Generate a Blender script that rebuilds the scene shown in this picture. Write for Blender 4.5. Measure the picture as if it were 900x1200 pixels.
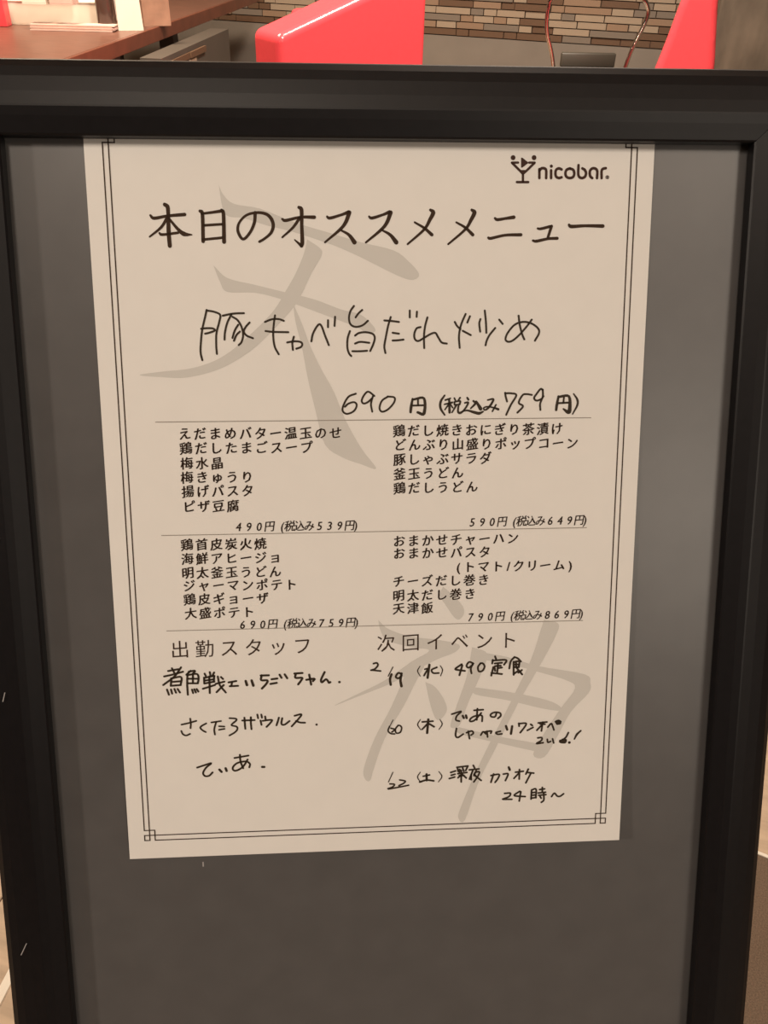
import bpy, bmesh, math, random
from mathutils import Vector, Matrix
random.seed(7)
S = bpy.context.scene
C = S.collection
for _o in list(bpy.data.objects): bpy.data.objects.remove(_o, do_unlink=True)

# ------------------------------------------------------------------ camera
CAM = Vector((0.08756, -0.33351, 1.15381))
RX = Vector((0.99809, -0.05763, 0.02221)); DN = Vector((-0.0159, -0.58727, -0.80924)); FW = Vector((0.05968, 0.80734, -0.58706))
cd = bpy.data.cameras.new('camera'); cam = bpy.data.objects.new('camera', cd); C.objects.link(cam)
M3 = Matrix((RX, -DN, -FW)).transposed()
cam.matrix_world = Matrix.Translation(CAM) @ M3.to_4x4()
cd.sensor_fit = 'VERTICAL'; cd.sensor_height = 36; cd.lens = 30.0; cd.clip_start = 0.01
cd.dof.use_dof = False
S.camera = cam

# ------------------------------------------------------------------ light, exposure
S.view_settings.view_transform = 'Standard'; S.view_settings.look = 'None'
S.view_settings.gamma = 1; S.view_settings.use_curve_mapping = False
S.view_settings.exposure = 0.0
W = bpy.data.worlds.new('world'); S.world = W; W.use_nodes = True
W.node_tree.nodes['Background'].inputs[0].default_value = (1.0, 0.8, 0.6, 1)
W.node_tree.nodes['Background'].inputs[1].default_value = 0.12
def area(name, loc, aim, size, power, col, sy=None, spread=180):
    l = bpy.data.lights.new(name, 'AREA'); l.energy = power; l.color = col
    l.size = size
    if sy: l.shape = 'RECTANGLE'; l.size_y = sy
    l.spread = math.radians(spread)
    o = bpy.data.objects.new(name, l); C.objects.link(o); o.location = loc
    o.rotation_euler = (Vector(aim) - Vector(loc)).to_track_quat('-Z', 'Y').to_euler()
    return o
WARM = (1.0, 0.85, 0.70)
area('wall_lamp_light', (-1.45, -0.80, 1.75), (0.1, 0, 0.95), 0.13, 10.5, WARM)
area('ceiling_light_front', (1.24, -1.75, 2.55), (0.1, 0, 0.95), 0.34, 8, WARM)
area('ceiling_light_entry', (-0.24, -1.35, 2.55), (0.1, 0, 0.95), 0.30, 12.8, WARM)
area('shop_front_light', (1.55, -2.9, 1.72), (0.2, 0.1, 0.9), 1.0, 18, (1.0, 0.87, 0.72), 0.7)
area('ceiling_light_table', (-0.9, 2.9, 2.5), (-0.9, 3.1, 0.7), 0.6, 85, (1.0, 0.80, 0.58))
area('chair_front_fill', (0.5, 1.2, 2.5), (0.6, 3.0, 0.7), 0.4, 60, (1.0, 0.84, 0.70))  # added fill, brightens the chair faces turned to the camera
area('ceiling_light_rear', (0.62, 2.42, 2.62), (0.6, 2.6, 0.7), 0.36, 60, (1.0, 0.86, 0.72))

# ------------------------------------------------------------------ helpers
def mat(name, col, rough=0.5, metal=0.0, spec=0.5, noise=0.0, scale=20.0, col2=None, bump=0.0, coat=0.0, stretch=None):
    m = bpy.data.materials.new(name); m.use_nodes = True
    nt = m.node_tree; b = nt.nodes['Principled BSDF']
    b.inputs['Roughness'].default_value = rough; b.inputs['Metallic'].default_value = metal
    b.inputs['Specular IOR Level'].default_value = spec; b.inputs['Coat Weight'].default_value = coat
    tc = nt.nodes.new('ShaderNodeTexCoord'); n = nt.nodes.new('ShaderNodeTexNoise')
    n.inputs['Scale'].default_value = scale; n.inputs['Detail'].default_value = 4
    mp = nt.nodes.new('ShaderNodeMapping'); nt.links.new(tc.outputs['Object'], mp.inputs[0])
    if stretch: mp.inputs['Scale'].default_value = stretch
    nt.links.new(mp.outputs[0], n.inputs['Vector'])
    r = nt.nodes.new('ShaderNodeValToRGB')
    c2 = col2 if col2 else tuple(c * (1 - noise) for c in col)
    r.color_ramp.elements[0].position = 0.3; r.color_ramp.elements[1].position = 0.7
    r.color_ramp.elements[0].color = (*c2, 1); r.color_ramp.elements[1].color = (*col, 1)
    nt.links.new(n.outputs['Fac'], r.inputs[0]); nt.links.new(r.outputs[0], b.inputs['Base Color'])
    if bump:
        bp = nt.nodes.new('ShaderNodeBump'); bp.inputs['Strength'].default_value = bump; bp.inputs['Distance'].default_value = 0.002
        nt.links.new(n.outputs['Fac'], bp.inputs['Height']); nt.links.new(bp.outputs[0], b.inputs['Normal'])
    return m
M = dict(
    frame=mat('black satin aluminium', (0.008, 0.007, 0.008), 0.40, 0, 0.24, 0.2, 300),
    panel=mat('dark grey satin panel', (0.100, 0.096, 0.096), 0.36, 0, 0.62, 0.12, 60),
    sheet=mat('white copier paper', (0.80, 0.78, 0.75), 0.75, 0, 0.2, 0.02, 90),
    ink=mat('black printing ink', (0.045, 0.024, 0.013), 0.7, 0, 0.2, 0.1, 200),
    pen=mat('black felt pen ink', (0.036, 0.022, 0.010), 0.6, 0, 0.3, 0.3, 400),
    logo=mat('dark brown printing ink', (0.055, 0.026, 0.018), 0.7, 0, 0.2, 0.1, 200),
    water=mat('pale grey printing ink', (0.62, 0.605, 0.575), 0.75, 0, 0.2, 0.02, 90),
    rule=mat('grey printing ink', (0.30, 0.27, 0.235), 0.75, 0, 0.2, 0.1, 90),
    scratch=mat('pale scratch', (0.35, 0.33, 0.33), 0.5),
    red=mat('red vinyl upholstery', (0.84, 0.075, 0.095), 0.22, 0, 0.5, 0.05, 60, bump=0.05),
    chrome=mat('polished chrome', (0.75, 0.7, 0.66), 0.12, 1.0),
    wood=mat('dark reddish brown wood', (0.17, 0.075, 0.052), 0.35, 0, 0.5, 0.35, 12, stretch=(1, 6, 6)),
    wood2=mat('brown wood edge', (0.16, 0.050, 0.028), 0.4, 0, 0.5, 0.3, 14),
    darkwood=mat('near black wood', (0.035, 0.022, 0.022), 0.45, 0, 0.5, 0.3, 14),
    tile_a=mat('beige stone tile', (0.34, 0.265, 0.195), 0.6, 0, 0.3, 0.2, 40),
    tile_b=mat('brown stone tile', (0.13, 0.075, 0.045), 0.6, 0, 0.3, 0.2, 40),
    tile_c=mat('grey stone tile', (0.19, 0.155, 0.125), 0.6, 0, 0.3, 0.2, 40),
    tile_d=mat('tan stone tile', (0.27, 0.18, 0.12), 0.6, 0, 0.3, 0.2, 40),
    grout=mat('dark grout', (0.07, 0.042, 0.025), 0.9),
    plinth=mat('warm grey painted plinth', (0.20, 0.175, 0.15), 0.6, 0, 0.3, 0.1, 8),
    dimgrey=mat('dark grey brown paint', (0.085, 0.072, 0.06), 0.6, 0, 0.3, 0.1, 8),
    mat_=mat('brown floor mat', (0.17, 0.12, 0.085), 0.9, 0, 0.1, 0.4, 500, bump=0.4),
    wallp=mat('dim brown grey paint', (0.16, 0.125, 0.10), 0.8, 0, 0.2, 0.1, 4),
    column=mat('dark glossy stone', (0.15, 0.12, 0.09), 0.35, 0, 0.5, 0.7, 7, bump=0.2, stretch=(1.2, 1.2, 0.5)),
    floor=mat('light oak plank', (0.50, 0.38, 0.27), 0.4, 0, 0.5, 0.3, 6, stretch=(1, 10, 1)),
    seam=mat('pale metal floor strip', (0.85, 0.80, 0.7), 0.3, 0.3),
    ceil=mat('cream ceiling paint', (0.55, 0.48, 0.40), 0.9),
    carton=mat('cream white carton', (0.86, 0.78, 0.66), 0.6, 0, 0.3, 0.05, 12),
    carton2=mat('pinkish paper', (0.74, 0.52, 0.44), 0.6, 0, 0.3, 0.15, 14),
    bottle=mat('dark brown glass', (0.075, 0.045, 0.035), 0.2, 0, 0.5),
    book=mat('tan booklet cover', (0.36, 0.21, 0.14), 0.5, 0, 0.4, 0.3, 20),
    darkseat=mat('black seat vinyl', (0.045, 0.040, 0.030), 0.5),
)
def link(name, me, parent=None, m=None):
    o = bpy.data.objects.new(name, me); C.objects.link(o)
    if parent is not None: o.parent = parent
    if m is not None and not me.materials: me.materials.append(M[m])
    return o
def mesh(name, V, F, m=None, parent=None, smooth=False):
    me = bpy.data.meshes.new(name); me.from_pydata([tuple(v) for v in V], [], F); me.update()
    if smooth:
        for p in me.polygons: p.use_smooth = True
    return link(name, me, parent, m)
def frombm(name, bm, m, parent=None, smooth=False):
    bmesh.ops.recalc_face_normals(bm, faces=bm.faces)
    me = bpy.data.meshes.new(name); bm.to_mesh(me); bm.free()
    if smooth:
        for p in me.polygons: p.use_smooth = True
    return link(name, me, parent, m)
def tag(o, label=None, cat=None, group=None, kind=None):
    if label: o['label'] = label
    if cat: o['category'] = cat
    if group: o['group'] = group
    if kind: o['kind'] = kind
    return o
def empty(name, loc, rz=0.0, rx=0.0):
    o = bpy.data.objects.new(name, None); C.objects.link(o); o.location = loc; o.rotation_euler = (rx, 0, rz)
    o.empty_display_size = 0.05
    return o
def boxbm(bm, a, b, bev=0.0, seg=2):
    tmp = bmesh.new()
    bmesh.ops.create_cube(tmp, size=1)
    for v in tmp.verts:
        v.co = Vector([(a[i] + b[i]) / 2 + v.co[i] * (b[i] - a[i]) for i in range(3)])
    if bev: bmesh.ops.bevel(tmp, geom=tmp.edges[:], offset=bev, segments=seg, affect='EDGES', profile=0.5)
    me = bpy.data.meshes.new('t'); tmp.to_mesh(me); tmp.free(); bm.from_mesh(me); bpy.data.meshes.remove(me)
def box(name, a, b, m, parent=None, bev=0.0, seg=2, smooth=False):
    bm = bmesh.new(); boxbm(bm, a, b, bev, seg); return frombm(name, bm, m, parent, smooth)
def prism(name, outline, y0, y1, m, parent=None, bev=0.0, seg=3, top=None):
    # outline in (x, z); top(x, z) may give an extra y pull for curved cushions
    bm = bmesh.new()
    A = [bm.verts.new((x, y0, z)) for x, z in outline]; B = [bm.verts.new((x, y1, z)) for x, z in outline]
    n = len(outline)
    bm.faces.new(A); bm.faces.new(B[::-1])
    for i in range(n): bm.faces.new((A[i], B[i], B[(i + 1) % n], A[(i + 1) % n]))
    bmesh.ops.recalc_face_normals(bm, faces=bm.faces)
    if bev: bmesh.ops.bevel(bm, geom=bm.edges[:], offset=bev, segments=seg, affect='EDGES', profile=0.5)
    o = frombm(name, bm, m, parent, True); o.modifiers.new('wn', 'WEIGHTED_NORMAL').weight = 100; return o
def catmull(P, k=6):
    if len(P) < 3: return [Vector(p) for p in P]
    out = []
    Q = [Vector(p) for p in P]; Q = [2 * Q[0] - Q[1]] + Q + [2 * Q[-1] - Q[-2]]
    for i in range(1, len(Q) - 2):
        a, b, c, d = Q[i - 1:i + 3]
        for j in range(k):
            t = j / k
            out.append(0.5 * ((2 * b) + (c - a) * t + (2 * a - 5 * b + 4 * c - d) * t * t + (3 * b - a - 3 * c + d) * t ** 3))
    out.append(Q[-2]); return out
def tubebm(bm, pts, r, seg=10):
    rings = []
    up = Vector((0.13, 0.2, 0.97))
    for i, p in enumerate(pts):
        t = (pts[min(i + 1, len(pts) - 1)] - pts[max(i - 1, 0)]).normalized()
        a = t.cross(up)
        if a.length < 0.1: a = t.cross(Vector((1, 0, 0)))
        a.normalize(); b = t.cross(a)
        rr = r[i] if isinstance(r, (list, tuple)) else r
        rings.append([bm.verts.new(p + (a * math.cos(k * 2 * math.pi / seg) + b * math.sin(k * 2 * math.pi / seg)) * rr) for k in range(seg)])
    for A, B in zip(rings, rings[1:]):
        for k in range(seg): bm.faces.new((A[k], A[(k + 1) % seg], B[(k + 1) % seg], B[k]))
    bm.faces.new(rings[0][::-1]); bm.faces.new(rings[-1])
def tube(name, P, r, m, parent=None, seg=10, k=6):
    bm = bmesh.new(); tubebm(bm, catmull(P, k), r, seg); return frombm(name, bm, m, parent, True)
def lathe(name, prof, m, parent=None, seg=24, loc=(0, 0, 0)):
    bm = bmesh.new(); rings = []
    for r, z in prof: rings.append([bm.verts.new((loc[0] + r * math.cos(k * 2 * math.pi / seg), loc[1] + r * math.sin(k * 2 * math.pi / seg), loc[2] + z)) for k in range(seg)])
    for A, B in zip(rings, rings[1:]):
        for k in range(seg): bm.faces.new((A[k], A[(k + 1) % seg], B[(k + 1) % seg], B[k]))
    bm.faces.new(rings[0][::-1]); bm.faces.new(rings[-1])
    return frombm(name, bm, m, parent, True)

# ------------------------------------------------------------------ room shell (room frame: s along the back wall, v out of it)
W0 = Vector((-0.637, 5.428, 0)); WD = Vector((0.936, -0.351, 0)).normalized(); WN = Vector((WD.y, -WD.x, 0))
YAW = math.atan2(WD.y, WD.x)
S0, S1, V1, HT = -2.6, 5.4, 9.0, 2.75
def room_box(name, s0, s1, v0, v1, z0, z1, m, kind='structure', parent=None, loc=None):
    # box in room coordinates: local x = s, local y = -v (v grows toward the camera side)
    bm = bmesh.new(); boxbm(bm, (s0, -v1, z0), (s1, -v0, z1))
    o = frombm(name, bm, m, parent)
    if parent is None:
        o.location = W0; o.rotation_euler = (0, 0, YAW)
        if kind: o['kind'] = kind
    return o
wall = room_box('wall_back', S0, S1, -0.15, -0.006, 0, HT, 'grout')
# grey plinth and its panel
pl = box('plinth_panel', (S0, -0.012, 0.0), (S1, 0.006, 0.535), 'plinth', wall)
# individual tiles of the split stone mosaic in view, the rest joined
MT = ['tile_a', 'tile_b', 'tile_c', 'tile_d']
unit = {}
for k in MT:
    bm = bmesh.new(); boxbm(bm, (0, 0, 0), (1, 1, 1)); bmesh.ops.recalc_face_normals(bm, faces=bm.faces)
    me = bpy.data.meshes.new('tile_' + k); bm.to_mesh(me); bm.free(); me.materials.append(M[k]); unit[k] = me
ROW = 0.0335
def pick():
    return random.choices(MT, (0.42, 0.2, 0.16, 0.22))[0]
cnt = 0
restbm = {k: bmesh.new() for k in MT}
r = 0; z = 0.540
while z < HT - ROW:
    s = S0 + random.uniform(0, 0.1)
    while s < S1 - 0.3:
        L = random.choice((0.07, 0.11, 0.15, 0.19, 0.24)); hh = ROW - 0.005
        proud = random.uniform(0.002, 0.016); k = pick() if r != 0 else random.choice(('tile_b', 'tile_b', 'tile_c'))
        if r < 13 and -0.25 < s < 2.75 and cnt < 298:
            o = bpy.data.objects.new('tile', unit[k]); C.objects.link(o); o.parent = wall
            o.location = (s, -proud, z); o.scale = (L - 0.005, proud + 0.008, hh); cnt += 1
        else:
            boxbm(restbm[k], (s, -proud, z), (s + L - 0.005, 0.008, z + hh))
        s += L
    z += ROW; r += 1
for k in MT:
    o = frombm('stone_mosaic', restbm[k], k, wall); o['kind'] = 'stuff'
room_box('wall_left', S0 - 0.15, S0, -0.15, V1, 0, HT, 'wallp')
room_box('wall_right', S1, S1 + 0.15, -0.15, V1, 0, HT, 'wallp')
room_box('wall_front', S0, S1, V1, V1 + 0.15, 0, HT, 'wallp')
room_box('ceiling', S0 - 0.15, S1 + 0.15, -0.15, V1 + 0.15, HT, HT + 0.1, 'ceil')
# floor: sub floor with individual planks near the stand, the rest joined
fl = room_box('floor', S0 - 0.15, S1 + 0.15, -0.15, V1 + 0.15, -0.12, -0.018, 'wood2')
PW, PL = 0.14, 0.9
bmr = bmesh.new(); plk = {}
for i in range(int((S1 - S0) / PW) + 1):
    s = S0 + i * PW; v = -random.uniform(0, PL)
    while v < V1:
        a = max(v, 0); b = min(v + PL, V1)
        if b - a > 0.05:
            mid = W0 + WD * (s + PW / 2) + WN * ((a + b) / 2)
            if abs(mid.x - 0.15) < 1.3 and -0.9 < mid.y < 1.2:
                box('plank', (s + 0.001, -b + 0.001, -0.018), (min(s + PW, S1) - 0.001, -a - 0.001, random.uniform(-0.0008, 0.0)), 'floor', fl, 0.001, 1)
            else:
                boxbm(bmr, (s + 0.001, -b + 0.001, -0.018), (min(s + PW, S1) - 0.001, -a - 0.001, 0))
        v += PL
o = frombm('floor_planks', bmr, 'floor', fl); o['kind'] = 'stuff'

# ------------------------------------------------------------------ the sign stand
TILT = math.radians(64.7)                       # board leans back 25 degrees
stand = empty('sign_stand', (0, 0, 1.08), 0, TILT)
tag(stand, 'black framed notice stand with dark grey panel in the foreground', 'sign stand')
XI0, XI1, YI0, YI1 = -0.0272, 0.2455, -0.0006, -0.396     # opening of the frame (local x right, y up, z out)
PROF = [(0, 0.0016), (0, 0.0062), (0.0006, 0.0068), (0.003, 0.0075), (0.006, 0.0084), (0.0090, 0.0091), (0.0097, 0.0091), (0.014, 0.0086), (0.019, 0.0078),
        (0.0225, 0.0068), (0.0250, 0.0050), (0.0262, 0.0020), (0.0263, -0.012), (0.0135, -0.012), (0.0135, 0.0016)]
corners = [(XI0, YI0, -1, 1), (XI1, YI0, 1, 1), (XI1, YI1, 1, -1), (XI0, YI1, -1, -1)]
for i, nm in enumerate(('top', 'right', 'bottom', 'left')):
    A = corners[i]; B = corners[(i + 1) % 4]; V = []; F = []
    d = Vector((B[0] - A[0], B[1] - A[1], 0)).normalized() * 0.00012
    for c, sg in ((A, 1), (B, -1)):
        for u, z in PROF: V.append((c[0] + c[2] * u + d.x * sg, c[1] + c[3] * u + d.y * sg, z))
    n = len(PROF)
    for k in range(n): F.append((k, (k + 1) % n, n + (k + 1) % n, n + k))
    F.append(tuple(range(n))); F.append(tuple(range(2 * n - 1, n - 1, -1)))
    bm = bmesh.new(); vs = [bm.verts.new(v) for v in V]
    for f in F: bm.faces.new([vs[q] for q in f])
    frame = frombm('frame_rail', bm, 'frame', stand)
    if nm == 'left': left_rail = frame
box('panel', (XI0 - 0.012, YI1 - 0.012, -0.0035), (XI1 + 0.012, YI0 + 0.012, 0.0), 'panel', stand)
# the rear holder, pole and base
box('back_board', (XI0 - 0.02, YI1 - 0.02, -0.016), (XI1 + 0.02, YI0 + 0.02, -0.0125), 'darkwood', stand)
inv = (Matrix.Translation((0, 0, 1.08)) @ Matrix.Rotation(TILT, 4, 'X')).inverted()
def wl(p): return inv @ Vector(p)
tube('pole', [wl((0.11, -0.045, 0.025)), wl((0.11, -0.045, 0.5)), wl((0.11, -0.045, 0.855))], 0.014, 'frame', stand, 16, 2)
bm = bmesh.new(); tubebm(bm, [wl((0.11, -0.045, 0.0)), wl((0.11, -0.045, 0.012)), wl((0.11, -0.045, 0.018)), wl((0.11, -0.045, 0.028))], [0.15, 0.15, 0.145, 0.03], 40)
frombm('base_plate', bm, 'frame', stand)
bm = bmesh.new(); boxbm(bm, (0.085, -0.30, -0.034), (0.135, -0.16, -0.0162), 0.003)
frombm('bracket', bm, 'frame', stand)

# ------------------------------------------------------------------ measuring the sheet: photo measurements rectified to sheet coordinates (m)
ORG = Vector((0, 0, 1.08)); YL = Vector((0, math.cos(TILT), math.sin(TILT))); ZL = Vector((0, -math.sin(TILT), math.cos(TILT)))
def sh(u, v):
    """position on the flat sheet (x right, y up, metres) of a mark measured at (u, v) in the photograph"""
    d = RX * ((u - 450) / 1000) + DN * ((v - 600) / 1000) + FW
    t = (ORG - CAM).dot(ZL) / d.dot(ZL); p = CAM + d * t - ORG
    return Vector((p.x, p.dot(YL)))
SW, SH0, SH1 = 0.210, 0.011, -0.286
def curl(x, y, dz=0.0):
    """the sheet hangs free at the bottom: it lifts off the panel toward the lower right corner"""
    a = min(max((x - 0.02) / (SW - 0.02), 0), 1); b = min(max((-y - 0.06) / 0.226, 0), 1)
    h = 0.0045 * (0.25 + 0.75 * a ** 1.5) * b ** 2 + 0.0007 * a * math.sin(b * 6.0) * b
    c = min(max((x - 0.02) / 0.19, 0), 1)
    return Vector((x - 0.37 * h * c, y + 0.60 * h, 0.0005 + h + dz))

root_rot = (TILT, 0, 0)
V = []; F = []; NX, NY = 42, 60
for j in range(NY + 1):
    for i in range(NX + 1): V.append(curl(SW * i / NX, SH0 + (SH1 - SH0) * j / NY))
n1 = len(V)
for p in list(V): V.append(Vector((p.x, p.y, p.z - 0.0001)))
for j in range(NY):
    for i in range(NX):
        q = j * (NX + 1) + i
        F.append((q, q + NX + 1, q + NX + 2, q + 1)); F.append((n1 + q, n1 + q + 1, n1 + q + NX + 2, n1 + q + NX + 1))
sheet = mesh('menu_sheet', V, F, 'sheet', None, True)
sheet.location = ORG; sheet.rotation_euler = root_rot
tag(sheet, 'white printed menu sheet with handwriting hanging on the dark grey panel', 'menu')

DZI, DZW = 0.00014, 0.00007
class Ink:
    def __init__(s): s.V = []; s.F = []
    def add(s, pts, faces, dz=DZI):
        b = len(s.V); s.V += [curl(p[0], p[1], dz) for p in pts]; s.F += [tuple(q + b for q in f) for f in faces]
    def ribbon(s, P, w, dz=DZI, k=5, smooth=True):
        """P: sheet points; w: width or list of widths along the stroke (m)"""
        Q = [(p[0], p[1], 0) for p in P]
        R = catmull(Q, k) if smooth and len(P) > 2 else [Vector(q) for q in Q]
        if len(R) == 2: R = [R[0].lerp(R[1], t / 4) for t in range(5)]
        n = len(R); wl_ = w if isinstance(w, (list, tuple)) else [w, w]
        pts = []; fs = []
        def wid(t):
            t *= len(wl_) - 1; i = min(int(t), len(wl_) - 2); return wl_[i] + (wl_[i + 1] - wl_[i]) * (t - i)
        for i, p in enumerate(R):
            t = R[min(i + 1, n - 1)] - R[max(i - 1, 0)]
            if t.length < 1e-9: t = Vector((1, 0, 0))
            t.normalize(); nn = Vector((-t.y, t.x, 0)); h = wid(i / (n - 1)) / 2
            pts += [p + nn * h, p - nn * h]
        for i in range(n - 1): fs.append((2 * i, 2 * i + 1, 2 * i + 3, 2 * i + 2))
        s.add(pts, fs, dz)
        for p, h, t in ((R[0], wid(0) / 2, R[0] - R[1]), (R[-1], wid(1) / 2, R[-1] - R[-2])):
            a0 = math.atan2(t.y, t.x)
            s.add([p + Vector((math.cos(a0 + a), math.sin(a0 + a), 0)) * h for a in [math.pi * (q / 6 - 0.5) for q in range(7)]], [tuple(range(7))], dz)
    def disc(s, c, r, dz=DZI):
        s.add([(c[0] + r * math.cos(k * math.pi / 8), c[1] + r * math.sin(k * math.pi / 8)) for k in range(16)], [tuple(range(16))], dz)
    def poly(s, P, dz=DZI, smooth=True):
        s.n = getattr(s, 'n', 0) + 1; dz += s.n * 4e-6
        Q = catmull([(p[0], p[1], 0) for p in P] + [(P[0][0], P[0][1], 0)], 4)[:-1] if smooth else P
        from mathutils.geometry import tessellate_polygon
        tri = tessellate_polygon([[Vector((q[0], q[1], 0)) for q in Q]])
        s.add(Q, [tuple(t) for t in tri], dz)
    def build(s, name, m, label=None):
        o = mesh(name, s.V, s.F, m, sheet)
        if label: o['label'] = label
        return o
PX = 0.000335
def strokes(ink, crop, w, text, dz=DZI):
    """crop = (x, y, magnification) of the close-up the strokes were measured in; w pixels; 'x,y x,y ...' strokes split by ';', optional 'w|' widths first"""
    x0, y0, mg = crop
    for st in text.split(';'):
        st = st.strip()
        if not st: continue
        ww = w
        if '|' in st:
            a, st = st.split('|'); ww = [float(q) for q in a.split(',')]
        P = [sh(x0 + float(a) / mg, y0 + float(b) / mg) for a, b in (q.split(',') for q in st.split())]
        WW = [q * PX for q in ww] if isinstance(ww, (list, tuple)) else ww * PX
        if len(P) == 1: ink.disc(P[0], (WW if not isinstance(WW, list) else WW[0]) * 0.6, dz); continue
        ink.ribbon(P, WW, dz)

# watermark characters
wm = Ink(); cr = (150, 210, 2.5714)
def wpoly(ink, crop, t):
    ink.poly([sh(crop[0] + float(a) / crop[2], crop[1] + float(b) / crop[2]) for a, b in (q.split(',') for q in t.split())], DZW)
wpoly(wm, cr, '274,18 288,48 320,75 400,90 500,130 600,160 700,190 800,215 845,248 876,285 864,302 835,300 780,275 700,235 620,200 500,160 420,140 350,118 302,112 285,85')
wpoly(wm, cr, '258,260 300,298 380,318 470,340 560,362 640,392 700,408 735,438 745,458 720,464 690,446 600,412 520,382 450,358 380,342 300,340 278,310')
wpoly(wm, cr, '540,182 578,208 583,230 552,285 524,345 500,385 440,452 370,517 280,570 180,597 100,596 35,590 100,580 200,568 290,532 380,458 440,395 475,338 505,285 530,225')
wpoly(wm, cr, '498,375 524,435 548,500 580,568 620,640 655,725 702,810 748,872 700,858 650,840 594,800 566,700 542,600 525,510 505,430')
wm.build('watermark_character', 'water', 'large pale grey brush character behind the title, meaning heaven')
wm = Ink(); cr = (420, 700, 3.2143)
wpoly(wm, (440, 615, 3.6), '285,262 330,300 368,345 372,378 352,400 330,388 300,345 272,300')
wpoly(wm, cr, '75,85 115,120 200,148 300,160 378,178 366,205 300,232 240,262 120,325 0,372 -80,404 -78,400 0,362 100,312 200,242 268,200 200,188 110,162 84,125')
wpoly(wm, cr, '190,258 248,250 215,320 170,410 100,530 60,640 45,688 26,682 22,640 62,530 125,410')
wpoly(wm, cr, '252,318 290,338 325,390 332,430 300,462 276,420')
wpoly(wm, cr, '428,188 485,215 452,310 412,400 382,480 350,490 352,460 380,380 410,290')
wpoly(wm, cr, '450,205 560,225 680,260 850,290 872,322 866,360 800,430 750,520 700,600 658,590 700,510 760,420 815,342 780,312 680,282 550,247 455,232')
wpoly(wm, cr, '435,338 600,362 730,394 765,425 700,420 560,387 440,365')
wpoly(wm, cr, '378,488 520,522 690,555 690,582 520,546 380,512')
wpoly(wm, cr, '698,85 752,100 740,150 680,262 600,400 520,560 450,700 402,836 378,830 386,790 450,640 530,480 590,360 652,228')
wm.build('watermark_character', 'water', 'large pale grey brush character behind the event list, meaning god')

# border of double lines with a knot in each corner
bd = Ink()
def ln(ink, pts, w=0.00046, dz=DZI):
    for a, b in zip(pts, pts[1:]):
        a = Vector(a); b = Vector(b); L = (b - a).length; n = max(2, int(L / 0.008)); d = (b - a).normalized()
        a = a - d * w / 2; b = b + d * w / 2
        nn = Vector((-d.y, d.x)) * w / 2; P = []
        for i in range(n + 1):
            p = a.lerp(b, i / n); P += [p + nn, p - nn]
        ink.add(P, [(2 * i, 2 * i + 1, 2 * i + 3, 2 * i + 2) for i in range(n)], dz)
X = [0.0067, 0.0088, 0.0110, 0.1990, 0.2012, 0.2034]; Yb = [-0.2731, -0.2754, -0.2777]; Yt = [-0.0016, 0.0007, 0.0030]
ln(bd, [(X[0], Yb[0]), (X[0], Yt[0])]); ln(bd, [(X[5], Yb[0]), (X[5], Yt[0])])
ln(bd, [(X[1], Yb[2]), (X[1], Yt[2])]); ln(bd, [(X[4], Yb[2]), (X[4], Yt[2])])
ln(bd, [(X[2], Yb[2]), (X[3], Yb[2])]); ln(bd, [(X[2], Yt[2]), (X[3], Yt[2])])
ln(bd, [(X[0], Yb[1]), (X[5], Yb[1])]); ln(bd, [(X[0], Yt[1]), (X[5], Yt[1])])
for Y in (Yb, Yt):
    for a, b, c in ((0, 1, 2), (5, 4, 3)):
        ln(bd, [(X[a], Y[0]), (X[c], Y[0]), (X[c], Y[2])])
        ln(bd, [(X[a], Y[1]), (X[a], Y[2]), (X[b], Y[2])])
bd.build('border_line', 'ink', 'thin double black border with knotted corners')
for yy in (-0.1023, -0.1468, -0.1860):
    rl = Ink(); ln(rl, [(0.0203, yy), (0.1898, yy)], 0.0003); rl.build('divider_line', 'rule', 'thin grey line dividing the price groups')

# title in brush lettering
ti = Ink()
strokes(ti, (170, 230, 6), 4.2, '''4,4.5,4,4.6,4.5|140,60 160,76 165,130 168,250 176,350; 2.5,3.6,3,3.8|40,136 66,156 160,140 280,130; 3.4,3,2|158,152 115,220 35,286;
 2.5,3.4,5,1.5|172,160 230,230 275,266 330,272; 2.2,3.2,2.8|103,260 126,271 234,258; 3.4,4,4|388,106 405,130 410,318; 2.6,3,3.6|402,124 480,114 545,104; 4,4,4.4|540,102 553,130 557,322; 2.8|415,206 545,198; 2.8|410,306 552,292;
 3.8,3.4,3,3.4,2.6,2.8,3.4,4,3.6,2.8|775,118 770,185 738,258 690,303 655,250 662,190 712,136 785,117 850,126 888,160 902,210 885,260 840,300 805,321'''.replace('2.8|', '2.8,2.8|'))
strokes(ti, (310, 230, 6), 4, '''2.5,3.6,2.8,4|125,162 150,172 250,149 350,149; 3.5,4.4,3.8,4.4,4|242,80 260,98 262,200 266,320 260,350; 3.5,1.5|260,350 213,308; 3.4,3,2|246,156 200,222 125,290;
 2.5,3.4,2.8,3.8|440,145 460,155 540,132 592,112; 4.6,4,3.4,2.2|596,116 570,185 530,236 425,325; 2,3.4,5|533,238 592,272 632,325;
 2.5,3.4,2.8,3.8|735,145 755,155 830,132 878,112; 4.6,4,3.4,2.2|886,116 860,185 820,236 712,326; 2,3.4,5|823,238 882,272 925,325''')
strokes(ti, (450, 230, 6), 4, '3,4.8,4,3,2.2|325,98 345,116 322,165 280,236 165,338; 2.2,3,3.8|215,185 282,225 335,272; 3,4.8,4,3,2.2|615,98 634,116 610,168 568,236 450,338; 2.2,3,3.8|507,185 570,222 622,272')
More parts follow.
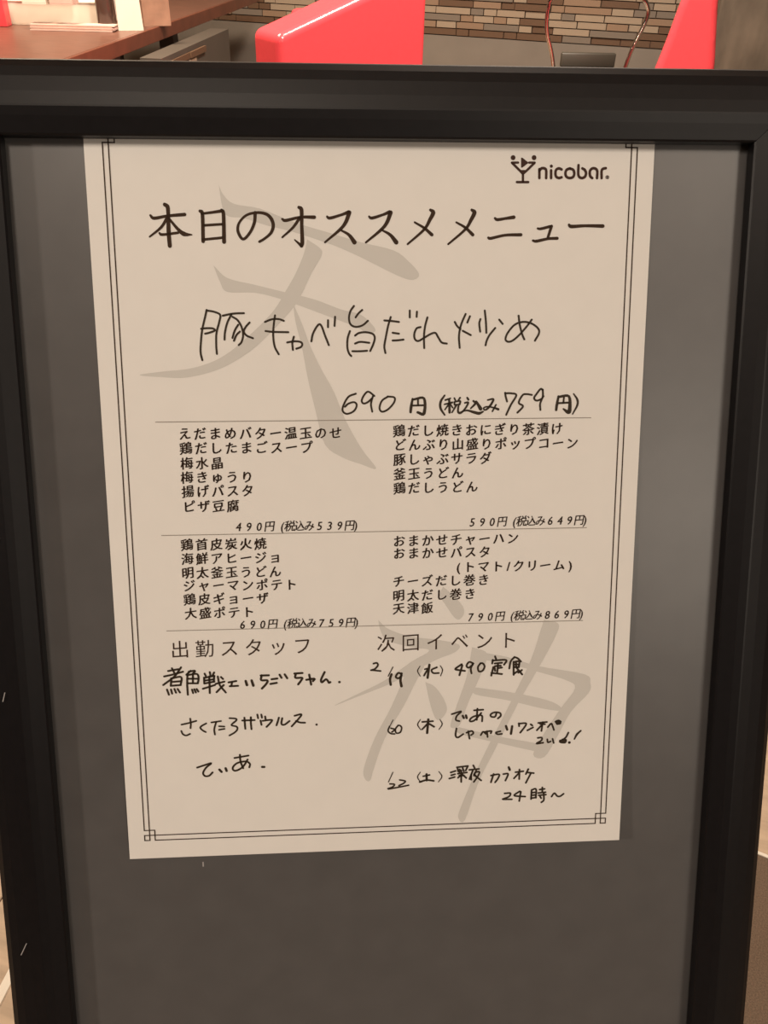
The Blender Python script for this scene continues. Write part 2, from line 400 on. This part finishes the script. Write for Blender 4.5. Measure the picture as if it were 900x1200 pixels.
strokes(ti, (570, 230, 6), 4, '2.6,3.4,3,4|58,156 75,166 130,158 190,149; 2.8,3.2,3,3.6|12,293 30,297 130,275 240,272; 2.4,3,3.2|358,228 380,230 445,214; 3.4,3|455,212 430,290; 2.6,3.4,3,3.4|325,313 350,317 430,300 495,297; 3,4,3.2,4|578,203 596,214 690,209 815,211')
ti.build('title_lettering', 'ink', 'black brush style title line with eleven large characters')

# shop mark and name
lg = Ink(); cr = (590, 170, 6.923)
strokes(lg, cr, 2.6, '4.4,4.4|75,105; 4.4,4.4|245,105; 2.6|66,146 130,210 155,236; 2.6|250,146 190,205 155,236; 2.4|68,145 116,145; 2.4|205,145 250,145; 2.6|155,235 155,300; 2.6|106,303 198,303'.replace('2.6|', '2.6,2.6|').replace('2.4|', '2.4,2.4|'))
lg.poly([sh(590 + a / 6.923, 170 + b / 6.923) for a, b in ((140, 105), (140, 186), (152, 184), (196, 150), (196, 142), (152, 106))], smooth=False)
lg.poly([sh(590 + a / 6.923, 170 + b / 6.923) for a, b in ((122, 205), (188, 205), (156, 240))], smooth=False)
lg.build('logo_emblem', 'logo', 'small dark cocktail glass emblem with dots and a triangle')
lg = Ink()
strokes(lg, cr, 2.9, '''288,270 288,198; 288,212 305,192 330,192 343,210 343,270; 383,208 383,270; 385,174; 468,200 445,192 424,204 418,232 424,258 445,270 468,264;
 535,192 508,204 499,232 508,260 535,270 562,260 571,232 562,204 535,192; 605,166 603,235 612,262 635,270 658,258 666,230 655,204 636,192;
 755,270 757,215 742,194 718,192 700,208 696,235 702,258 716,270; 792,270 792,215 802,196 826,190''')
strokes(lg, cr, 0.7, '838,250 828,256 826,266 832,274 843,275 850,268 849,256 838,250; 836,268 836,258 842,260 838,264 843,269')
lg.build('logo_lettering', 'logo', 'shop name in rounded dark letters')

# handwriting: the special of the day and its price
hw = Ink()
strokes(hw, (220, 350, 7.5), 2.3, '''168,100 155,160 130,270 118,380 115,470 130,540; 168,105 230,115 286,142 280,200 255,300 252,400 258,485; 120,265 165,260 222,262 240,280 190,300 155,308;
 310,150 400,132 495,128; 385,140 350,210 330,290 325,360; 395,160 440,190 475,250 488,320 475,380 450,408; 445,230 415,280 395,345; 460,290 430,320 408,370; 545,210 510,250 495,290 520,325 575,348;
 680,205 740,182 800,180 845,195; 685,285 750,292 885,295; 768,148 758,220 752,320 765,420 800,488''')
strokes(hw, (330, 350, 7.5), 2.3, '''50,385 110,375 165,380 182,400 170,425 130,440; 108,335 95,390 100,450; 262,375 275,310 310,245 335,225 355,250 380,320 415,408; 408,190 408,250; 470,160 465,240;
 635,65 605,110 592,170 605,225 650,248 710,235 758,195; 708,100 675,130 650,165; 600,285 580,350 578,430 592,480 612,505; 645,325 680,302 740,295 800,310 818,345 805,400 778,460; 645,395 690,380 770,388; 622,462 690,462 750,458''')
strokes(hw, (430, 350, 7.5), 2.3, '''152,192 210,196 280,205; 208,162 185,240 165,340 152,420 162,478; 225,300 280,308; 225,368 270,366 320,360; 375,105 375,165; 438,115 435,160;
 530,165 510,240 500,330 502,435; 470,250 435,262 415,310 420,355 450,372 500,345 560,310 600,302 625,340 655,385 700,395''')
strokes(hw, (520, 350, 7.5), 2.3, '''95,205 115,240 145,268; 190,135 150,230 132,330 138,432; 228,155 205,210; 165,283 235,320; 320,180 310,220 318,290; 358,105 368,200 372,300; 450,258 400,320 375,370 365,410; 485,185 515,222;
 655,150 665,230 685,310 705,358; 770,185 730,240 660,320 600,370 560,378 540,355 560,300 620,230 690,205 760,215 820,255 835,300 798,370''')
hw.build('handwriting', 'pen', 'large handwritten name of the dish of the day')
hw = Ink()
strokes(hw, (390, 450, 6), 2.2, '''162,68 110,90 75,150 70,190 100,210 148,190 168,150 150,128 110,138 85,160; 292,84 250,54 222,75 203,115 215,137 245,128 278,98; 282,85 268,140 277,195;
 385,90 345,118 328,168 345,195 388,178 430,130 432,95 385,88''')
strokes(hw, (390, 450, 6), 2.9, '''2.4,3.4,3|560,105 550,160 546,198; 2.6,3,3.8,3|562,110 640,102 640,208 596,200; 598,105 598,150; 556,152 636,150; 2,2.8,2.8,2|785,80 757,125 757,172 785,218'''.replace('598,105', '2.2,2.2|598,105').replace('556,152', '2.2,2.2|556,152'))
strokes(hw, (500, 450, 9), 2.5, '''1.6,2.2|250,150 195,170; 1.8,2.4|185,215 268,195; 2.6,3|235,160 240,300; 2.2,1.6|230,215 190,272; 2,1.8|245,210 272,250; 2,2|290,150 302,175; 2.2,1.8|350,145 330,175; 2,2|290,190 292,220; 1.8,2.2,2.4|290,190 350,180 345,215; 1.8,1.8|294,220 345,216; 2.4,1.6|310,225 265,302; 2,2.4,3,2|335,220 328,290 350,306 390,282;
 2.2,2.6|425,145 437,165; 2,2.4,2.2,2.2|400,200 435,195 420,235 385,285; 1.6,2.2,3.4,3.6,2|385,287 430,280 500,300 550,310 592,292; 2.4,3,1.8|490,180 512,205 462,258; 2.4,4.4|520,185 566,262;
 1.8,2.6,2.6,2,1.8,1.8,3|640,170 700,160 680,210 640,260 608,275 600,252 640,240 700,250 752,268; 2,1.8|728,220 690,290''')
strokes(hw, (580, 450, 8.18), 2.3, '''95,85 100,120 113,168; 95,90 150,90 202,108 150,200 105,296; 350,105 300,98 262,108 225,180 266,215 212,276; 455,60 435,48 400,90 372,135 395,160 440,145 462,118; 455,55 455,120 430,190 432,250;
 2.6,3.4,3|605,120 590,200 583,250; 3,3,4.6,4.6,2|605,125 705,120 712,250 695,270 652,240; 2.2,2.2|658,125 652,182; 2.4,2.4|600,185 700,180; 1.6,2.6,2.6,1.6|750,95 785,150 785,205 740,290''')
hw.build('handwriting', 'pen', 'handwritten price of the dish of the day')

# handwritten staff names
hw = Ink()
strokes(hw, (185, 775, 7.5), 2.5, '''95,82 185,66; 128,58 150,100; 60,130 140,112 225,88; 208,50 150,130 52,205; 124,145 118,212; 120,148 208,135 205,205; 125,178 200,172; 118,212 205,205; 85,245 102,290; 120,245 130,280; 150,240 164,272; 178,240 198,270;
 292,80 255,115; 275,88 330,80 312,105; 264,112 262,200 268,290; 265,118 345,108 362,145 355,190; 272,150 352,150; 270,190 355,190; 312,112 312,190; 305,245 314,275; 325,242 338,270; 345,240 360,262;
 415,105 426,128; 460,92 466,120; 498,95 485,120; 410,142 500,125; 410,140 412,192; 415,166 495,155; 412,192 500,175; 498,128 496,175; 400,238 505,205; 455,130 458,200 460,275; 512,195 588,175; 530,130 548,205 600,270; 582,205 520,268; 558,135 576,152;
 625,182 692,170; 655,180 650,212; 635,216 708,212; 3,3.4|775,170 786,205; 3,3.4|827,165 842,210''')
strokes(hw, (290, 775, 7.5), 2.7, '''120,122 190,120; 128,120 124,162 178,165 168,195 130,236; 215,155 265,148; 205,196 260,186; 285,115 302,142; 330,112 352,146; 415,105 485,100; 428,105 424,142 482,142 472,168 448,200;
 520,160 590,150 578,172; 545,115 562,202; 680,92 650,155 656,182 690,156 706,166 718,186 730,180; 810,180''')
strokes(hw, (200, 830, 9), 2.2, '''120,168 200,150 275,128; 212,105 218,160 215,205; 118,235 135,268 170,282 210,265; 380,155 335,180 318,202 345,230 376,246; 435,145 535,130; 485,140 465,215 472,272; 515,185 570,188; 515,222 572,212;
 625,100 690,105 695,125 645,172 698,188 708,215 680,250 625,282''')
strokes(hw, (280, 830, 9), 2.4, '''40,125 170,120; 62,95 66,150 72,212; 130,90 130,150 137,216; 198,62 206,100; 240,62 247,95; 280,82 286,115; 232,125 242,170; 255,128 350,118 335,150 295,192; 425,95 415,130 400,175; 460,100 452,160 485,168 537,130;
 590,75 662,60 630,110 560,186; 605,130 650,146 700,148; 822,168''')
strokes(hw, (220, 875, 9), 2.4, '''105,215 180,190 255,168 200,215 168,270 188,303 232,300 268,265; 3,3|340,236 362,260; 3,3|405,222 416,250; 498,114 645,88; 555,80 562,150 590,222; 636,130 600,190 555,230 505,248 480,230 492,195 540,162 620,150 660,175 655,212; 3,3|790,208 812,208''')
hw.build('handwriting', 'pen', 'handwritten names of the staff on duty, three lines')

# handwritten event list
hw = Ink()
strokes(hw, (425, 765, 9), 2.3, '''115,112 150,105 162,130 130,168 90,182; 95,180 190,190; 1.3,1.3|320,148 270,245; 3,3,3|305,225 290,275 297,335; 2.6,2.6|410,220 375,212 350,252 380,266 412,238; 2.8,3.4|412,215 400,285 410,350;
 1.1,1.5,1.1|605,140 580,190 608,245; 3,3|704,125 685,262; 2,2.2,2.4|655,172 685,168 648,238; 2.4,2.2,2.4|782,152 728,178 745,212 802,212; 1.1,1.5,1.1|818,135 842,180 822,242''')
strokes(hw, (520, 765, 9), 2.5, '''188,120 122,168 150,180 222,190; 195,132 165,235; 312,112 268,96 240,135 262,156 305,125; 308,110 285,165 292,215; 385,112 360,150 370,195 408,188 430,145 412,112 385,110;
 540,38 552,70; 515,75 510,112; 515,82 655,76 635,125; 538,112 612,105; 572,112 562,210; 540,140 600,135; 568,162 612,155; 522,150 500,240; 502,212 560,218 612,224; 535,150 540,190;
 745,45 705,90 690,165; 745,45 780,60 812,92; 735,98 792,92 790,152; 738,125 790,122; 738,152 788,150; 735,95 735,232; 760,95 762,150; 738,222 775,195; 768,160 825,228; 822,182 785,210''')
strokes(hw, (440, 825, 9), 2.1, '''1.2,1.2|187,165 145,245; 150,232 135,280 165,308 205,312; 165,252 205,265 175,292; 240,222 212,262 222,302 262,295 278,250 262,225 240,222;
 1.1,1.6,1.1|475,160 446,215 480,270; 2.4,2.4|495,186 606,178; 3,3|558,160 546,302; 2.6,2.2|550,205 494,264; 2.4,2.6|560,202 618,236; 1.1,1.6,1.1|680,160 704,210 670,265''')
strokes(hw, (520, 825, 9), 2.4, '''85,105 185,75 140,120 128,165 165,178; 3,3|200,122 212,146; 3,3|234,118 242,146; 320,65 415,58; 355,48 350,110 348,165; 395,92 330,165 285,182 275,165 300,138 350,120 402,122 404,180;
 555,95 540,132 502,132 494,108 535,86 590,92 600,122 570,150; 135,255 125,325 148,350 206,314; 240,300 295,282 312,305 288,325; 258,285 272,362; 390,325 415,290 445,312; 430,292 500,282 495,306; 455,285 462,345;
 597,285 550,298 568,316 612,312; 3,3|655,230 668,268; 3,3|720,232 708,312; 790,202 794,232; 795,205 866,202 850,242 805,300''')
strokes(hw, (590, 825, 9), 2.4, '''285,212 302,225; 250,276 310,245; 365,198 455,188; 412,190 398,282; 405,215 350,275; 385,208 435,212; 465,242 500,205 515,230 530,272; 4,4|560,195 590,185; 4,4|566,205 592,200; 545,185 575,172 602,185;
 360,355 400,352 398,382 345,415 416,406; 460,370 466,402 495,392; 515,365 527,408; 682,300 650,355 590,395 645,405 655,375 618,372; 3,3|595,385 650,388; 3,3|692,404; 2.2,3,2|812,280 770,320 745,368''')
strokes(hw, (440, 890, 9), 2.2, '''1.3,1.3|186,130 140,232; 155,252 202,256 185,282 135,302; 258,210 316,222 298,246 250,270; 140,306 240,288 352,266; 1.1,1.6,1.1|475,128 446,180 475,232; 505,172 572,158; 3,3|540,150 542,215; 2.8,2.4,2.6|470,232 540,212 616,220; 1.1,1.6,1.1|670,122 702,175 665,232''')
strokes(hw, (520, 890, 9), 2.4, '''75,132 125,116; 80,162 120,150; 60,196 116,180; 140,78 255,64; 145,80 152,120; 255,66 232,112; 170,100 165,128; 200,85 212,118; 150,145 245,132; 186,110 185,232; 190,150 152,188; 195,150 238,190; 165,165 215,165;
 312,58 326,85; 270,105 372,95; 308,110 272,202; 290,152 290,208; 345,108 318,165; 330,132 376,125 362,168 318,232; 328,165 395,216; 320,150 350,180''')
strokes(hw, (570, 890, 9), 2.4, '''48,165 132,152 122,195 92,236; 76,148 48,236; 3,3|235,78 246,106; 178,150 228,148 200,218; 305,130 388,120; 348,102 345,202; 340,140 290,195; 440,98 415,150; 425,132 498,140; 468,140 415,242;
 192,352 252,350 238,385 172,412; 175,414 268,414; 350,330 292,372 345,382 408,385; 362,335 346,432; 476,315 470,412; 478,315 522,308 520,398; 476,345 520,340; 476,372 520,368; 474,402 522,395; 560,312 612,305; 588,290 588,342; 545,348 622,340; 550,372 626,365; 602,350 604,420 578,446; 565,385 576,402;
 685,386 715,350 745,380 775,382 812,356''')
hw.build('handwriting', 'pen', 'handwritten list of coming events with dates')

# printed lists: each character one glyph, set on the sheet
GL = {}
def glyph(ch, off):
    if (ch, off) not in GL:
        c = bpy.data.curves.new('g', 'FONT'); c.body = ch; c.size = 1; c.resolution_u = 2; c.offset = off
        o = bpy.data.objects.new('g', c); C.objects.link(o)
        dg = bpy.context.evaluated_depsgraph_get(); m = bpy.data.meshes.new_from_object(o.evaluated_get(dg))
        GL[ch, off] = ([(v.co.x, v.co.y) for v in m.vertices], [tuple(p.vertices) for p in m.polygons])
        bpy.data.objects.remove(o); bpy.data.curves.remove(c); bpy.data.meshes.remove(m)
    return GL[ch, off]
def put(ink, ch, p, em, rise=0.14, lean=0.0, off=0.026, sx=1.0, center=False):
    V, F = glyph(ch, 0.0)
    if not V: return
    cx, cy = 0.5, 0.36
    if center: cx = (min(v[0] for v in V) + max(v[0] for v in V)) / 2
    for dx, dy in (((-off, 0), (off, 0), (0, off)) if off > 0 else ((0, 0),)):      # a slightly heavier weight
        P = []
        for x, y in V:
            x += dx - cx; y += dy - cy
            P.append((p[0] + em * sx * (x + lean * y), p[1] + em * (y + rise * x)))
        ink.add(P, F)
def line(text, crop, a, b, em, name='menu_lettering', m='ink', **kw):
    x0, y0, mg = crop; A = sh(x0 + a[0] / mg, y0 + a[1] / mg); B = sh(x0 + b[0] / mg, y0 + b[1] / mg)
    ink = Ink(); n = len(text)
    for i, ch in enumerate(text): put(ink, ch, A.lerp(B, i / (n - 1)), em, **kw)
    return ink.build(name, m)
def price(a3, b3, crop, a, b, em=0.0050):
    x0, y0, mg = crop; A = sh(x0 + a[0] / mg, y0 + a[1] / mg); B = sh(x0 + b[0] / mg, y0 + b[1] / mg)
    pos = [375, 420, 465, 510, 567, 598, 641, 684, 730, 774, 818, 862, 889]
    ink = Ink()
    for ch, q in zip(a3 + '円(税込み' + b3 + '円)', pos):
        num = ch in '0123456789()'
        put(ink, ch, A.lerp(B, (q - 375) / (889 - 375)), em * (0.96 if num else 0.92), rise=0.05, lean=0.16, off=0.016, sx=0.92 if num else 0.93, center=num)
    ink.build('price_lettering', 'ink')
c1 = (180, 485, 3.75); c2 = (450, 485, 3.75); c3 = (180, 615, 3.75); c4 = (440, 615, 3.6)
E1 = 0.0050
line('えだまめバター温玉のせ', c1, (138, 88), (800, 85), E1)
line('鶏だしたまごスープ', c1, (143, 152), (672, 148), E1)
line('梅水晶', c1, (147, 218), (280, 218), E1)
line('梅きゅうり', c1, (148, 280), (412, 278), E1)
line('揚げパスタ', c1, (152, 342), (414, 338), E1)
line('ピザ豆腐', c1, (158, 408), (350, 405), E1)
price('490', '539', c1, (375, 496), (889, 490))
line('鶏だし焼きおにぎり茶漬け', c2, (66, 76), (758, 67), E1)
line('どんぶり山盛りポップコーン', c2, (70, 138), (825, 130), E1)
line('豚しゃぶサラダ', c2, (68, 202), (445, 196), E1)
line('釜玉うどん', c2, (68, 266), (322, 260), E1)
line('鶏だしうどん', c2, (68, 328), (385, 322), E1)
price('590', '649', c2, (388, 477), (882, 468))
line('鶏首皮炭火焼', c3, (148, 88), (470, 84), E1)
line('海鮮アヒージョ', c3, (150, 150), (535, 144), E1)
line('明太釜玉うどん', c3, (152, 212), (535, 206), E1)
line('ジャーマンポテト', c3, (158, 268), (605, 263), E1)
line('鶏皮ギョーザ', c3, (160, 328), (480, 323), E1)
line('大盛ポテト', c3, (165, 390), (418, 383), E1)
price('690', '759', c3, (393, 438), (893, 428))
line('おまかせチャーハン', c4, (100, 70), (578, 58), E1)
line('おまかせパスタ', c4, (100, 122), (460, 116), E1)
ik = Ink()
for ch, q in zip('(トマト/クリーム)', (350, 396, 455, 515, 560, 603, 660, 715, 773, 820)):
    put(ik, ch, sh(440 + q / 3.6, 615 + (180 - (q - 350) * 0.018) / 3.6), E1, center=ch in '(/)')
ik.build('menu_lettering', 'ink')
line('チーズだし巻き', c4, (98, 240), (455, 234), E1)
line('明太だし巻き', c4, (98, 300), (398, 293), E1)
line('天津飯', c4, (98, 354), (218, 352), E1)
price('790', '869', c4, (402, 390), (868, 376))
line('出勤スタッフ', c3, (118, 548), (655, 532), 0.0079, 'heading_lettering', rise=0.05, off=-0.006)
line('次回イベント', c4, (45, 500), (560, 488), 0.0079, 'heading_lettering', rise=0.05, off=-0.006)

def rayz(u, v, z):
    d = RX * ((u - 450) / 1000) + DN * ((v - 600) / 1000) + FW; t = (z - CAM.z) / d.z; p = CAM + d * t; return (p.x, p.y, z)

# scratches on the black frame
for P in (((30, 1119), (38, 1105)), ((2, 641), (7, 630)), ((9, 822), (13, 811))):
    bm = bmesh.new(); pts = [sh(*q) * 0.972 + Vector((0.0, -0.0023)) for q in P]
    a, b = pts; a = Vector((a.x + 0.0005, a.y)); d = (b - a).normalized(); nn = Vector((-d.y, d.x)) * 0.00018
    vs = [bm.verts.new((q.x, q.y, 0.0092)) for q in (a - nn, a + nn, b + nn, b - nn)]; bm.faces.new(vs)
    o = frombm('scratch', bm, 'scratch', left_rail)

bm = bmesh.new(); q0 = sh(238, 1010); boxbm(bm, (q0.x - 0.0003, q0.y - 0.0022, 0.0), (q0.x + 0.0003, q0.y, 0.00006)); frombm('scratch', bm, 'scratch', stand)
# pale metal strips let into the floor
def floor_strip(name, a, b, w):
    A = Vector(rayz(*a, 0)); B = Vector(rayz(*b, 0)); d = (B - A).normalized(); n = Vector((-d.y, d.x, 0)); 
    o = box(name, (-1.2, -w / 2, -0.001), (1.2, w / 2, 0.0025), 'seam'); o.location = A; o.rotation_euler = (0, 0, math.atan2(d.y, d.x)); o['kind'] = 'structure'
floor_strip('trim_1', (0, 1168), (12, 1145), 0.012)
A = Vector(rayz(885, 1003, 0)); B = Vector(rayz(900, 1009, 0)); a = math.atan2((B - A).y, (B - A).x)
e = empty('floor_mat', (A.x, A.y, 0.0), a); tag(e, 'brown floor mat with a pale edge strip at the lower right edge of the picture', 'mat')
box('mat_body', (-0.28, -1.1, 0.0002), (1.0, 0, 0.006), 'mat_', e, 0.002); box('edge_strip', (-0.28, 0, 0.0002), (1.0, 0.006, 0.0065), 'seam', e, 0.001)

# ------------------------------------------------------------------ background furniture
# long table on the left, its edge running away from the camera
TD = math.atan2(4.477 - 2.722, -0.366 + 0.704) - math.pi / 2       # table direction measured from +y
tb = empty('long_table', (-0.704, 2.722, 0), TD)
tag(tb, 'long dark reddish brown wooden table with cartons and papers on it, upper left', 'table')
box('table_top', (-0.85, -0.55, 0.685), (0.0, 2.3, 0.72), 'wood', tb, 0.003)
box('edge_strip', (0.0, -0.55, 0.672), (0.012, 2.3, 0.7195), 'wood2', tb, 0.002)
for (x, y) in ((-0.10, -0.45), (-0.075, 0.28), (-0.50, 2.1), (-0.82, -0.45), (-0.82, 2.1)):
    box('leg', (x, y, 0), (x + 0.08, y + 0.08, 0.685), 'darkwood', tb, 0.003)
# low mosaic clad seat base behind the table
lb = empty('low_partition', (-0.64, 3.02, 0), TD)
tag(lb, 'low grey partition clad in stone strips beside the long table edge', 'partition')
box('core', (0.035, 0.14, 0), (0.115, 1.0, 0.655), 'dimgrey', lb)
z = 0.46
while z < 0.63:
    y = 0.14
    while y < 0.5:
        L = random.choice((0.10, 0.14, 0.2)); o = bpy.data.objects.new('tile', unit[random.choice(('tile_a', 'tile_b', 'tile_d', 'tile_b'))]); C.objects.link(o); o.parent = lb
        o.location = (0.115, y, z); o.scale = (random.uniform(0.004, 0.012), L - 0.006, 0.021); y += L
    z += 0.026
# things on the table (table local coordinates -> world)
def tw(x, y, z=0.72):
    p = Matrix.Rotation(TD, 4, 'Z') @ Vector((x, y, 0)); return (p.x - 0.704, p.y + 2.722, z)
def carton(name, loc, w, d, h, rz, m, label, cat, group=None, flap=True):
    e = empty(name, loc, rz)
    tag(e, label, cat, group)
    t = 0.004
    box('base', (0, 0, 0.0005), (w, d, t), m, e)
    box('side', (0, 0, t), (w, t, h), m, e, 0.001); box('side', (0, d - t, t), (w, d, h), m, e, 0.001)
    box('side', (0, t, t), (t, d - t, h), m, e, 0.001); box('side', (w - t, t, t), (w, d - t, h), m, e, 0.001)
    if flap: box('lid', (-0.003, -0.003, h), (w + 0.003, d + 0.003, h + 0.006), m, e, 0.002)
    return e
carton('carton', rayz(9, 28.5, 0.7205), 0.36, 0.22, 0.075, math.radians(-4), 'carton', 'wide cream white carton lying flat on the table at the far left', 'box')
carton('carton', (*rayz(26, 4.5, 0.803)[:2], 0.8025), 0.085, 0.08, 0.06, math.radians(-4), 'carton', 'left small white carton on the wide cream carton', 'box')
carton('carton', (*rayz(58, 5.5, 0.803)[:2], 0.8025), 0.082, 0.08, 0.06, math.radians(-3), 'carton2', 'right small tan pink carton on the wide cream carton', 'box')
e = empty('paper_stack', rayz(36, 35.5, 0.7205), math.radians(-3)); tag(e, 'pinkish paper pad lying on the table in front of the wide cream carton', 'paper')
# paper pad: a slab of loose sheets
for k in range(5): box('paper', (random.uniform(-.004, .004), random.uniform(-.003, .003), 0.0005 + k * 0.004), (0.30 + random.uniform(-.006, .006), 0.062, 0.0040 + k * 0.004), 'carton2', e)
p = rayz(127, 34, 0.7205)
bt = empty('bottle', p); tag(bt, 'dark brown glass bottle on the table right of the cream carton', 'bottle')
lathe('bottle_body', [(0.030, 0.0), (0.034, 0.004), (0.034, 0.13), (0.030, 0.15), (0.014, 0.18), (0.012, 0.23)], 'bottle', bt)
lathe('bottle_cap', [(0.014, 0.23), (0.0145, 0.232), (0.0145, 0.25), (0.010, 0.252)], 'darkwood', bt)
p = rayz(139, 36, 0.7205)
e = empty('menu_stand', p, math.radians(10)); tag(e, 'pinkish white upright menu card on the table beside the dark bottle', 'menu card')
prism('card', [(0, 0), (0.09, 0), (0.085, 0.15), (0.005, 0.15)], 0, 0.004, 'carton', e); prism('card', [(0, 0), (0.09, 0), (0.085, 0.15), (0.005, 0.15)], 0.05, 0.054, 'carton2', e)
box('foot', (0, 0.004, 0), (0.09, 0.05, 0.004), 'carton', e)
p = rayz(170, 31, 0.7205)
e = empty('booklet', p, math.radians(20)); tag(e, 'tan upright booklet on the table near its long edge', 'book')
box('cover', (0, 0, 0), (0.10, 0.003, 0.12), 'book', e); box('cover', (0, 0.016, 0), (0.10, 0.019, 0.12), 'book', e); box('pages', (0.002, 0.003, 0.002), (0.098, 0.016, 0.117), 'carton2', e)
box('spine', (-0.003, 0, 0), (0, 0.019, 0.12), 'book', e)

# red armchair: sloping upholstered side panels, seat, back, chrome legs
def armchair(name, loc, rz, label, zf, zb, L, T, wid):
    e = empty(name, loc, rz); tag(e, label, 'chair', 'red vinyl chairs')
    out = [(0, 0.16), (0, zf), (L, zb), (L, 0.16)]
    prism('side_panel', out, -T, 0, 'red', e, 0.022, 5)
    prism('side_panel', [(0, 0.16), (0, 0.60), (L, 0.62), (L, 0.16)], wid, wid + T, 'red', e, 0.014)
    box('seat', (0.03, 0.002, 0.26), (L - 0.14, wid - 0.002, 0.44), 'red', e, 0.02, 3, True)
    box('backrest', (L - 0.135, 0.002, 0.26), (L - 0.01, wid - 0.002, zb - 0.16), 'red', e, 0.02, 3, True)
    for x in (0.05, L - 0.05):
        for y in (-T / 2, wid + T / 2): tube('leg', [(x, y, 0.0), (x, y, 0.162)], 0.014, 'chrome', e, 12)
    return e
armchair('armchair', (-0.125, 2.50, 0), math.radians(33), 'red vinyl chair with a sloping top, left of the mosaic wall', 0.826, 0.985, 0.53, 0.15, 0.45)
# second red chair: tall leaning back seen from its side edge
e = empty('side_chair', (1.12, 2.45, 0), math.radians(-21)); tag(e, 'red vinyl chair with a leaning back seen edge on, right of the chrome frame', 'chair', 'red vinyl chairs')
prism('backrest', [(-0.085, 0.60), (-0.047, 0.76), (-0.03, 0.84), (-0.017, 0.91), (0.0, 0.98), (0.03, 1.0), (0.065, 0.995), (0.083, 0.96), (0.09, 0.91), (0.105, 0.83), (0.118, 0.76), (0.13, 0.60)], 0.0, 0.42, 'red', e, 0.024, 5)
box('seat', (-0.08, 0.0, 0.40), (0.50, 0.42, 0.52), 'red', e, 0.03, 3, True)
tube('post', [(0.05, 0.21, 0.46), (0.05, 0.21, 0.62)], 0.03, 'chrome', e, 14)
for x in (-0.04, 0.45):
    for y in (0.04, 0.38): tube('leg', [(x, y, 0.0), (x, y, 0.41)], 0.013, 'chrome', e, 12)
# red box at the far left edge of the table
p = rayz(-14, 31, 0.7205)
e = empty('red_carton', p, math.radians(-4)); tag(e, 'red upright box cut off by the left edge of the picture', 'box')
box('carton_body', (0, 0, 0), (0.072, 0.05, 0.12), 'red', e, 0.002); box('lid', (-0.001, -0.001, 0.12), (0.073, 0.051, 0.135), 'red', e, 0.002)

# chrome framed chair between the red chairs
p0 = rayz(647, 70, 0.62)
yc = 3.25
def rayy(u, v, y):
    d = RX * ((u - 450) / 1000) + DN * ((v - 600) / 1000) + FW; t = (y - CAM.y) / d.y; return CAM + d * t
cx = (rayy(647, 60, yc).x + rayy(738, 60, yc).x) / 2
e = empty('chrome_chair', (cx, yc, 0)); tag(e, 'chair with a bent chrome tube back frame and dark seat before the mosaic wall', 'chair')
def L(u, v): q = rayy(u, v, yc); return (q.x - cx, 0, q.z)
tube('back_frame', [(L(655, 72)[0], 0, 0.55), L(647, 66), L(641, 36), L(643, 8), L(652, -4), L(700, -7), L(748, -3), L(759, 8), L(757, 24), L(738, 64), (L(730, 72)[0], 0, 0.55)], 0.0078, 'chrome', e, 10)
box('seat', (-0.15, -0.30, 0.55), (0.14, 0.02, 0.615), 'darkseat', e, 0.02, 3, True)
box('backrest', (-0.112, -0.008, 0.632), (0.098, 0.012, 0.682), 'darkseat', e, 0.006, 2, True)
for x in (-0.14, 0.13):
    tube('leg', [(x, 0.0, 0.57), (x * 1.1, 0.02, 0.0)], 0.011, 'chrome', e, 10)
    tube('leg', [(x, -0.27, 0.56), (x * 1.1, -0.29, 0.0)], 0.011, 'chrome', e, 10)
tube('footrest', [(-0.145, -0.28, 0.25), (0.135, -0.28, 0.25)], 0.009, 'chrome', e, 10)
# dark column at the right
q = rayy(836, 40, 3.4)
col = empty('stone_column', (q.x, 3.4, 0), math.radians(-12)); tag(col, 'dark mottled glossy column at the upper right edge', 'column')
box('shaft', (0, 0, 0.12), (0.8, 0.6, HT - 0.1), 'column', col, 0.01); box('base', (-0.015, -0.015, 0), (0.815, 0.615, 0.12), 'darkwood', col, 0.004); box('cap', (-0.015, -0.015, HT - 0.1), (0.815, 0.615, HT), 'darkwood', col, 0.004)
